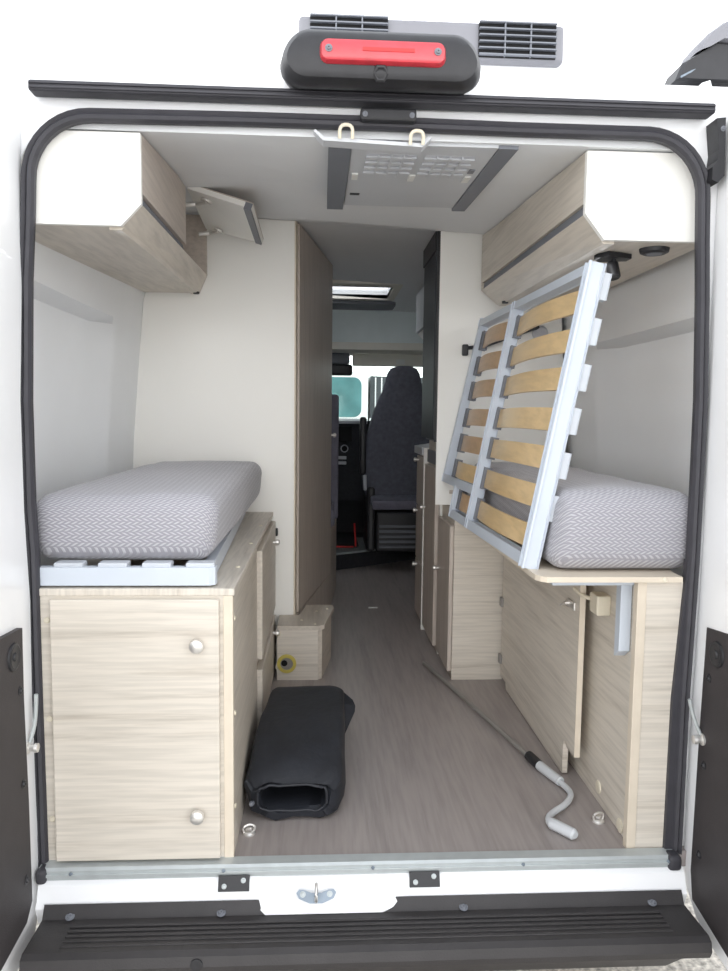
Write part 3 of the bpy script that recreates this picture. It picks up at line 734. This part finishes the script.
# right overhead cabinet
def RO(y):
    s = (y-.05)/1.2
    return dict(W=.78+.06*s, Bx=.527+.024*s, Bz=1.472+.022*s, Cx=.480+.007*s, Cz=1.530+.018*s, Dz=1.556+.018*s, T=zc(y, .5)-.004)
t = thing('overhead_cabinet', 'right overhead cabinet with closed wood fronts above the slatted frame', 'cabinet', (.65, .65, 1.47))
def ro_ring(y):
    q = RO(y); return [(q['W'], y, q['Bz']), (q['Bx'], y, q['Bz']), (q['Cx'], y, q['Cz']), (q['Cx'], y, q['T']), (q['W'], y, q['T'])]
bm = B(); loft(bm, [ro_ring(.048), ro_ring(.065)]); obj('end_panel', bm, 'panel', t)
bm = B(); loft(bm, [ro_ring(1.235), ro_ring(1.25)]); obj('far_end_panel', bm, 'ash_shade', t)
obj('bottom_panel', strip(.066, 1.234, lambda y: [(RO(y)['W'], y, RO(y)['Bz']), (RO(y)['Bx'], y, RO(y)['Bz']), (RO(y)['Bx']+.004, y, RO(y)['Bz']+.014), (RO(y)['W'], y, RO(y)['Bz']+.014)]), 'ash_shade', t)
obj('fascia', strip(.066, 1.234, lambda y: [(RO(y)['Bx'], y, RO(y)['Bz']+.001), (RO(y)['Cx'], y, RO(y)['Cz']), (RO(y)['Cx']+.016, y, RO(y)['Cz']+.004), (RO(y)['Bx']+.006, y, RO(y)['Bz']+.015)]), 'ash_shade', t)
obj('groove_strip', strip(.066, 1.234, lambda y: [(RO(y)['Cx']+.018, y, RO(y)['Cz']-.004), (RO(y)['Cx']+.006, y, RO(y)['Cz']+.002), (RO(y)['Cx']+.010, y, RO(y)['Dz']+.004), (RO(y)['Cx']+.024, y, RO(y)['Dz']+.004)]), 'grey', t)
obj('lower_rail', strip(.066, 1.234, lambda y: [(RO(y)['Bx']+.030, y, RO(y)['Bz']-.006), (RO(y)['Bx']+.004, y, RO(y)['Bz']-.006), (RO(y)['Bx']-.003, y, RO(y)['Bz']+.002), (RO(y)['Bx']+.030, y, RO(y)['Bz'])]), 'ash_shade', t)
for y0, y1 in ((.066, 1.232),):
    obj('door', strip(y0, y1, lambda y: [(RO(y)['Cx']+.016, y, RO(y)['Dz']), (RO(y)['Cx'], y, RO(y)['Dz']), (RO(y)['Cx'], y, RO(y)['T']), (RO(y)['Cx']+.016, y, RO(y)['T'])], 6), 'ash_shade', t)
bm = B(); lathe(bm, (.552, 1.12, 1.489), (0, 0, -1), [(0, .012), (.008, .012), (.009, 0)], 12); obj('push_button', bm, 'black', t)
# spotlight and round lamp under the cabinet
t = thing('spotlight', 'black spotlight hanging under the right overhead cabinet', 'lamp', (.615, .22, 1.472))
bm = B(); prism(bm, [(.585, .17), (.655, .20), (.655, .235), (.590, .255), (.565, .22)], 'z', 1.462, 1.4735); obj('base', bm, 'black', t)
bm = B(); tube(bm, [(.615, .215, 1.464), (.615, .215, 1.450)], .006, 10); obj('stem', bm, 'black', t)
bm = B(); lathe(bm, (.612, .222, 1.456), (.1, -.25, -1), [(0, .012), (.004, .016), (.040, .017), (.044, .014), (.043, .0)], 18); obj('head', bm, 'black', t, smooth=True)
t = thing('recessed_spot', 'round black lamp under the right overhead cabinet near the white end panel', 'lamp', (.69, .16, 1.472))
lath('ring', 'black', t, (.685, .135, 1.474), (0, 0, -1), [(0, .036), (.010, .034), (.014, .026), (.012, .0)], 24)
lath('lens', 'grey', t, (.685, .135, 1.4615), (0, 0, -1), [(0, .02), (.002, .018), (.0022, 0)], 20)

# white partition with tall fridge front
t = thing('fridge_column', 'tall white column with glossy black fridge front facing the aisle', 'fridge', (.6, 1.6, .7))
bm = B(); prism(bm, [(.336, .70), (.88, .70), (.83, 1.50), (.80, 1.765), (.336, 1.795)], 'y', 1.322, 1.336); obj('rear_panel', bm, 'panel', t)
bm = B(); prism(bm, [(.346, .955), (.80, .955), (.80, 1.77), (.346, 1.80)], 'y', 1.337, 1.72); obj('body', bm, 'grey', t)
bx('fridge_door', 'gloss', t, .322,   .346, 1.342, 1.700, .965, 1.715, .004)
bm = B(); loft(bm, [[(x, y, z) for x, y in ((.318, 1.338), (.345, 1.338), (.345, 1.71), (.318, 1.71))] for z in (1.716, 1.79)]); obj('top_band', bm, 'black', t)
bx('edge_line', 'black', t,   .326, .340, 1.324, 1.341, .955, 1.79, .002)
# black folding arm on the partition, seen through the slats
t = thing('swing_arm', 'black swing arm fixed to white partition behind slatted frame', 'arm', (.6, 1.29, 1.35))
bm = B(); tube(bm, [(.440, 1.30, 1.330), (.50, 1.30, 1.335), (.705, 1.30, 1.412), (.735, 1.31, 1.418)], [.007, .009, .011, .008], 10); obj('arm', bm, 'black', t, smooth=True)
bm = B(); box(bm, .428, .452, 1.292, 1.316, 1.300, 1.345, .005); obj('head', bm, 'black', t)
lath('wall_plate', 'lgrey', t, (.745, 1.322, 1.395), (0, -1, 0), [(0, .032), (.012, .030), (.020, .020), (.021, 0)], 20)

# kitchen cabinets along the right aisle
def unit(name, label, y0, y1, xf, z1, loc): return thing(name, label, 'cabinet', loc)
t = thing('corner_cabinet', 'low cabinet with pale wood rear panel beyond the right bed cabinet', 'cabinet', (.5, 1.4, 0))
bx('rear_panel', 'ash', t, .400, .606, 1.225, 1.241, 0, .690, .001)
bx('body', 'ash_shade', t, .402, .84, 1.242, 1.555, 0, .690, .001)
d = bx('door', 'taupe', t, .384, .400, 1.240, 1.548, .03, .625, .002)
knob(d, (.384, 1.52, .40), (-1, 0, 0), .012)
bx('corner_post', 'panel', t, .392, .410, 1.556, 1.574, 0, .84, .001)
bx('shelf', 'taupe_h', t, .392, .84, 1.320, 1.555, .745, .760, .002)
t = thing('tall_base_cabinet', 'taupe wood base cabinet below the glossy black fridge', 'cabinet', (.5, 1.75, 0))
bx('body', 'ash_shade', t, .394, .84, 1.576, 1.945, 0, .948, .001)
d = bx('door', 'taupe', t, .374, .393, 1.585, 1.94, .03, .83, .002)
knob(d, (.374, 1.91, .62), (-1, 0, 0), .012)
bx('recess', 'grey', t, .384, .393, 1.60, 1.93, .84, .90, .001)
t = thing('kitchen_drawer_unit', 'kitchen unit of three taupe drawers behind the fridge base', 'drawers', (.5, 2.3, 0))
bm = B(); prism(bm, [(.394, 1.965), (.84, 1.965), (.84, 2.75), (.56, 2.75), (.47, 2.5), (.394, 2.26)], 'z', 0, .865); obj('body', bm, 'ash_shade', t)
bx('edge_panel', 'panel', t, .370, .84, 1.947, 1.964, 0, .905, .001)
for z0, z1, zk in ((.60, .855, .835), (.32, .592, .570), (.03, .312, .285)):
    d = bx('drawer', 'taupe', t, .374, .393, 1.968, 2.25, z0, z1, .002); knob(d, (.374, 2.19, zk), (-1, 0, 0), .012)
bm = B(); prism(bm, [(.362, 1.968), (.84, 1.968), (.84, 2.80), (.55, 2.80), (.45, 2.5), (.362, 2.27)], 'z', .868, .905)
tag(obj('worktop', bm, 'lgrey'), 'grey kitchen worktop on the drawer unit behind the fridge', 'worktop')
t = thing('overhead_cabinet', 'pale wedge shaped overhead cabinet above the kitchen beyond the fridge', 'cabinet', (.65, 2.4, 1.5))
bm = B(); prism(bm, [(.770, 1.42), (.60, 1.42), (.46, 1.56), (.46, 1.80), (.765, 1.79)], 'y', 1.90, 3.00); obj('body', bm, 'panel', t)
bm = B(); loft(bm, [[(.456, 1.92, 1.57), (.592, 1.92, 1.425), (.596, 1.92, 1.43), (.46, 1.92, 1.574)], [(.456, 2.98, 1.57), (.592, 2.98, 1.425), (.596, 2.98, 1.43), (.46, 2.98, 1.574)]]); obj('fascia', bm, 'grey', t)
bx('door', 'pgrey', t, .444, .459, 1.92, 2.98, 1.565, 1.80, .003)

# ------------------------------------------------------------------ ceiling fittings
t = thing('ceiling_air_outlet', 'pale grey air outlet under the ceiling with two dark side ducts', 'air outlet', (.11, .5, 1.73))
def slopebox(x0, x1, y0, y1, th, x0b=None, x1b=None):
    bm = B(); x0b = x0 if x0b is None else x0b; x1b = x1 if x1b is None else x1b
    loft(bm, [[(x0, y0, zc(y0, x0)+.0), (x1, y0, zc(y0, x1)), (x1, y0, zc(y0, .1)-th*.3), (x0, y0, zc(y0, .1)-th*.3)],
              [(x0b, y1, zc(y1, x0b)), (x1b, y1, zc(y1, x1b)), (x1b, y1, zc(y1, .1)-th), (x0b, y1, zc(y1, .1)-th)]]); return bm
obj('cover', slopebox(-.062, .272, .045, .72, .024, -.062, .280), 'pgrey', t)
obj('side_duct', slopebox(-.116, -.063, .045, .74, .034, -.116, -.066), 'grey', t)
obj('side_duct', slopebox(.273, .318, .045, .74, .030, .281, .322), 'grey', t)
def on_cover(x0, x1, y0, y1, d0, d1):
    bm = B(); f = lambda y: zc(y, .1)-.0072-.0168*(y-.045)/.675
    loft(bm, [[(x0, y0, f(y0)-d0), (x1, y0, f(y0)-d0), (x1, y0, f(y0)-d1), (x0, y0, f(y0)-d1)], [(x0, y1, f(y1)-d0), (x1, y1, f(y1)-d0), (x1, y1, f(y1)-d1), (x0, y1, f(y1)-d1)]]); return bm
for x0, x1 in ((-.025, .095), (.115, .235)):
    g = obj('vent_grille', on_cover(x0, x1, .125, .330, -.001, .0015), 'lgrey', t)
    for k in range(4): obj('vane', on_cover(x0, x1, .138+.05*k, .158+.05*k, .001, .006), 'pgrey', g)
    for k in range(1, 4): obj('rib', on_cover(x0+(x1-x0)*k/4-.002, x0+(x1-x0)*k/4+.002, .128, .327, .001, .007), 'pgrey', g)
for x in (-.045, .105, .252): obj('clip', on_cover(x-.008, x+.008, .31, .37, 0, .006), 'lbl', t)
obj('sensor', on_cover(-.05, -.022, .545, .57, 0, .004), 'black', t)
obj('indicator', on_cover(.243, .258, .24, .28, 0, .003), 'grey', t)
obj('bottle_mark', on_cover(.085, .095, .53, .57, 0, .002), 'lgrey', t)

w2 = bpy.data.objects.new('window_2', None); C.objects.link(w2); w2.location = (0, 3.2, 1.86)
struct(w2, 'bright roof skylight with beige frame far down the ceiling', 'skylight')
bm = B()
for x0, x1, y0, y1 in ((SX0-.05, SX1+.05, SY0-.12, SY0), (SX0-.05, SX1+.05, SY1, SY1+.06), (SX0-.05, SX0, SY0, SY1), (SX1, SX1+.05, SY0, SY1)):
    box(bm, x0, x1, y0, y1, 1.832, 1.866, .003)
obj('frame', bm, 'beige', w2)
bm = B(); prism(bm, rrect(SX0-.02, SX1+.07, 3.49, 3.80, .06, 5), 'z', 1.812, 1.836); obj('blind_cassette', bm, 'grey', w2)
bx('pane', 'sky', w2, SX0-.02, SX1+.02, SY0-.02, SY1+.02, 1.890, 1.897, .001)

# ------------------------------------------------------------------ cab
bm = B()
box(bm, -1.0, 1.0, 4.02, 4.06, 1.60, 1.90)            # over-cab lining
struct(obj('wall_front', bm, 'overcab'), 'grey green lining above the cab', 'wall')
bm = B(); prism(bm, [(3.95, 1.598), (3.95, 1.545), (4.10, 1.535), (4.42, 1.535), (4.42, 1.56), (4.10, 1.598)], 'x', -1.0, 1.0)
tag(obj('cab_shelf', bm, 'beige'), 'beige overhead shelf edge above the windscreen', 'shelf')
t = thing('sun_visor', 'beige sun visor with a small label above the front seat', 'sun visor', (.45, 4.15, 1.5))
bm = B(); box(bm, .10, .80, 4.12, 4.145, 1.435, 1.528, .012, 3); obj('visor', bm, 'beige', t, smooth=True)
bx('label', 'lbl', t, .435, .50, 4.114, 4.121, 1.452, 1.490, .001)
t = thing('driver_console', 'dark overhead console and mirror at the top of the windscreen', 'mirror', (-.05, 4.1, 1.45))
bm = B(); box(bm, -.20, .08, 4.115, 4.16, 1.448, 1.533, .015, 3); obj('console', bm, 'grey', t)
bm = B(); box(bm, -.24, .10, 4.08, 4.11, 1.36, 1.445, .02, 3); obj('mirror', bm, 'black', t, smooth=True)
# windscreen and its surround
bm = B(); loft(bm, [[(-.95, 4.40, 1.50), (.95, 4.40, 1.50), (.95, 4.405, 1.50), (-.95, 4.405, 1.50)], [(-.95, 4.75, .98), (.95, 4.75, .98), (.95, 4.755, .98), (-.95, 4.755, .98)]])
struct(obj('window_1', bm, 'clear'), 'windscreen glass at the front of the cab', 'window')
bm = B()
box(bm, -1.0, -.95, 4.05, 4.75, .0, 1.9); box(bm, .95, 1.0, 4.05, 4.75, .0, 1.9); box(bm, -1.0, 1.0, 4.5, 4.80, -.3, .97)
box(bm, -1.0, 1.0, 4.065, 4.45, 1.605, 1.93)
struct(obj('wall_cab', bm, 'darkfloor'), 'dark cab sides and bulkhead around the windscreen', 'wall')
# dashboard
t = thing('dashboard', 'dark dashboard with a round dial between the front seats', 'dashboard', (0, 4.3, .8))
bm = B(); prism(bm, [(4.15, .40), (4.12, .95), (4.18, 1.02), (4.55, 1.01), (4.55, .40)], 'x', -.9, .9); obj('body', bm, 'darkfloor', t)
bm = B(); prism(bm, [(4.115, 1.018), (4.12, .995), (4.18, 1.020), (4.18, 1.035)], 'x', -.6, .22); obj('top_band', bm, 'lgrey', t)  # pale band is a reflection along the dash edge, modelled as a solid
bx('screen', 'hole', t, -.10, .10, 4.10, 4.12, .86, .975, .004)
bm = B(); lathe(bm, (.045, 4.118, .805), (0, -1, 0), [(0, .030), (.006, .030), (.007, .024), (.003, .022), (.003, 0)], 24); obj('dial', bm, 'lgrey', t)
bm = B(); lathe(bm, (.045, 4.112, .805), (0, -1, 0), [(0, .022), (.002, .022), (.0022, 0)], 24); obj('dial_face', bm, 'hole', t)
for z in (.735, .695): bx('switch', 'lgrey', t, -.02, .06, 4.095, 4.12, z-.012, z+.012, .003)

# raised cab platform
t = thing('cab_platform', 'grey raised platform with pale metal edge below the front seats', 'step', (.2, 3.7, 0))
bm = B(); prism(bm, [(-.86, 3.095), (-.06, 3.39), (.24, 3.58), (.60, 3.84), (.86, 3.87), (.86, 4.4), (-.86, 4.4)], 'z', .0, .112); obj('body', bm, 'darkfloor', t)
bm = B(); prism(bm, [(-.86, 3.075), (-.06, 3.37), (.24, 3.56), (.60, 3.82), (.86, 3.855), (.86, 4.08), (-.86, 4.08)], 'z', .1125, .120); obj('tread', bm, 'step', t)
bm = B(); tube(bm, [(-.86, 3.07, .115), (-.06, 3.365, .115), (.24, 3.555, .115), (.60, 3.815, .115)], .007, 8); obj('edge_profile', bm, 'alu', t)

def seat(label, cx, y, group):
    t = thing('swivel_chair', label, 'seat', (cx, y, .12), group)
    prof = [(.49, .235), (.56, .262), (.66, .272), (.80, .262), (.95, .238), (1.08, .200), (1.16, .170), (1.22, .142), (1.28, .124), (1.34, .110), (1.375, .088), (1.390, .045)]
    bm = B(); rings = []
    for z, w in prof:
        d = .075 if z < 1.1 else .055; yy = y-.10*(z-.5)/.9
        pts = []
        for k in range(20):
            a = 2*pi*k/20; c, s = cos(a), sin(a)
            pts.append((cx+abs(c)**.6*math.copysign(w, c), yy+abs(s)**.6*math.copysign(d, s), z))
        rings.append(pts)
    loft(bm, rings); o = obj('backrest', bm, 'seat', t, smooth=True)
    bm = B(); box(bm, cx-.215, cx+.215, y-.12, y+.45, .44, .52, .03, 3); obj('seat_cushion', bm, 'seat', t, smooth=True)
    bm = B(); box(bm, cx-.20, cx+.20, y-.135, y-.05, .425, .485, .015, 3); obj('back_bar', bm, 'bench', t, smooth=True)
    bm = B(); box(bm, cx-.17, cx+.20, y-.10, y+.36, .128, .41, .02, 3); pd = obj('pedestal', bm, 'black', t)
    for k in range(5): bx('louvre', 'grey', pd, cx-.15, cx+.19, y-.110, y-.098, .16+.035*k, .178+.035*k, .003)
    bx('side_cover', 'black', t, cx-.235, cx-.175, y-.08, y+.35, .13, .58, .02)
    return t
s1 = seat('dark grey front seat with a tall backrest at the end of the aisle', .415, 3.48, 'front seats')
bm = B(); box(bm, .128, .170, 3.38, 3.46, .66, 1.05, .014, 3); obj('armrest', bm, 'black', s1, smooth=True)
bm = B(); tube(bm, [(.165, 3.36, .56), (.160, 3.34, .66)], .012, 8); obj('belt_buckle', bm, 'cap', s1)
bm = B(); prism(bm, [(-.30, 3.60), (.10, 3.60), (.14, 3.66), (.14, 4.05), (-.30, 4.05)], 'z', .121, .128); fm = tag(obj('floor_mat', bm, 'darkfloor'), 'black floor mat with red piping in front of the grey seat', 'mat'); bm = B(); tube(bm, [(-.30, 3.598, .131), (.10, 3.598, .131)], .006, 6); tube(bm, [(.115, 3.58, .135), (.105, 3.59, .30)], .007, 6); obj('red_piping', bm, 'redtrim', fm)
seat('dark grey front seat mostly hidden behind the plum bench back', -.300, 3.62, 'front seats')

# vehicles parked in front of the van, seen through the windscreen
t = thing('parked_motorhome', 'white parked vehicle with a rounded teal window seen through the windscreen', 'vehicle', (-.6, 8.3, -.55))
bm = B(); box(bm, -2.4, .46, 8.05, 10, -.1, 1.62, .06, 3); obj('body', bm, 'white', t)
bm = B(); loft(bm, [[(x, 8.052, z) for x, z in rrect(-.55, .42, 1.0, 1.585, .12, 5)], [(x, 8.02, z) for x, z in rrect(-.55, .42, 1.0, 1.585, .12, 5)]]); wf = obj('window_frame', bm, 'white', t)
bm = B(); loft(bm, [[(x, 8.03, z) for x, z in rrect(-.50, .37, 1.04, 1.545, .10, 5)], [(x, 8.012, z) for x, z in rrect(-.50, .37, 1.04, 1.545, .10, 5)]]); obj('pane', bm, 'teal', wf)
for x in (-1.8, -.1): lath('wheel', 'rubber', t, (x, 8.15, -.22), (0, -1, 0), [(-.2, .33), (.0, .33), (.03, .30), (.03, .2), (.0, .18), (.0, 0)], 24)
t = thing('parked_van', 'dark grey parked van with pale stripes beside the teal window', 'vehicle', (1.3, 8.6, -.55))
bm = B(); prism(bm, [(.50, -.1), (2.6, -.1), (2.6, 1.2), (1.7, 1.56), (.50, 1.58)], 'y', 8.3, 10); obj('body', bm, 'darkvan', t)
for x in (.56, .64): bx('stripe', 'white', t, x, x+.016, 8.285, 8.30, 1.05, 1.56, .002)
bm = B(); tube(bm, smooth_path([(.80, 8.28, 1.32), (.72, 8.25, 1.36), (.72, 8.25, 1.48), (.82, 8.25, 1.52), (.90, 8.28, 1.48)], 2), .016, 8); obj('mirror_arm', bm, 'white', t, smooth=True)
bx('bonnet_trim', 'white', t, .49, 1.2, 8.27, 8.299, .92, 1.03, .01)
for x in (.95, 2.2): lath('wheel', 'rubber', t, (x, 8.42, -.22), (0, -1, 0), [(-.2, .33), (.0, .33), (.13, .30), (.13, .2), (.1, .18), (.1, 0)], 24)

# ------------------------------------------------------------------ light
FILL = 0.9
w = bpy.data.worlds.new('overcast'); bpy.context.scene.world = w; w.use_nodes = True
nt = w.node_tree; bg = nt.nodes['Background']
tc = N(nt, 'ShaderNodeTexCoord'); sp = N(nt, 'ShaderNodeSeparateXYZ'); nt.links.new(tc.outputs['Generated'], sp.inputs[0])
rp = N(nt, 'ShaderNodeValToRGB'); e = rp.color_ramp.elements
e[0].position = .0; e[0].color = (1, 1, 1, 1); e[1].position = .75; e[1].color = (.42, .44, .47, 1)
nt.links.new(sp.outputs['Z'], rp.inputs[0]); nt.links.new(rp.outputs[0], bg.inputs['Color'])
bg.inputs['Strength'].default_value = 3.9
# added fill lights under the overhead cabinets, brightening the side walls
for x, tilt in ((-.615, -.35), (.575, .35)):
    l = bpy.data.lights.new('fill_light', 'AREA'); l.shape = 'RECTANGLE'; l.size = .02; l.size_y = 1.1; l.energy = FILL; l.color = (.97, .98, 1)
    o = bpy.data.objects.new('fill_light', l); C.objects.link(o); o.location = (x, .66, 1.462); o.rotation_euler = (0, tilt, 0)
# ------------------------------------------------------------------ camera
cam = bpy.data.cameras.new('camera'); co = bpy.data.objects.new('camera', cam); C.objects.link(co)
yaw, pit, rol = .0555, .0913, .0115
f = Vector((sin(yaw)*cos(pit), cos(yaw)*cos(pit), -sin(pit))); rt = Vector((cos(yaw), -sin(yaw), 0)); dn = f.cross(rt)
r2 = rt*cos(rol)-dn*sin(rol); d2 = dn*cos(rol)+rt*sin(rol)
mw = Matrix(((r2.x, -d2.x, -f.x, -.126), (r2.y, -d2.y, -f.y, -1.734), (r2.z, -d2.z, -f.z, 1.0568), (0, 0, 0, 1)))
co.matrix_world = mw
cam.sensor_fit = 'HORIZONTAL'; cam.sensor_width = 36; cam.lens = 36*760/728; cam.clip_start = .02; cam.clip_end = 100
sc = bpy.context.scene; sc.camera = co
sc.view_settings.view_transform = 'Standard'; sc.view_settings.look = 'None'; sc.view_settings.exposure = 0; sc.view_settings.gamma = 1
sc.view_settings.use_curve_mapping = False
sc.cycles.max_bounces = 12; sc.cycles.diffuse_bounces = 8; sc.cycles.transparent_max_bounces = 8
sc.cycles.use_denoising = True
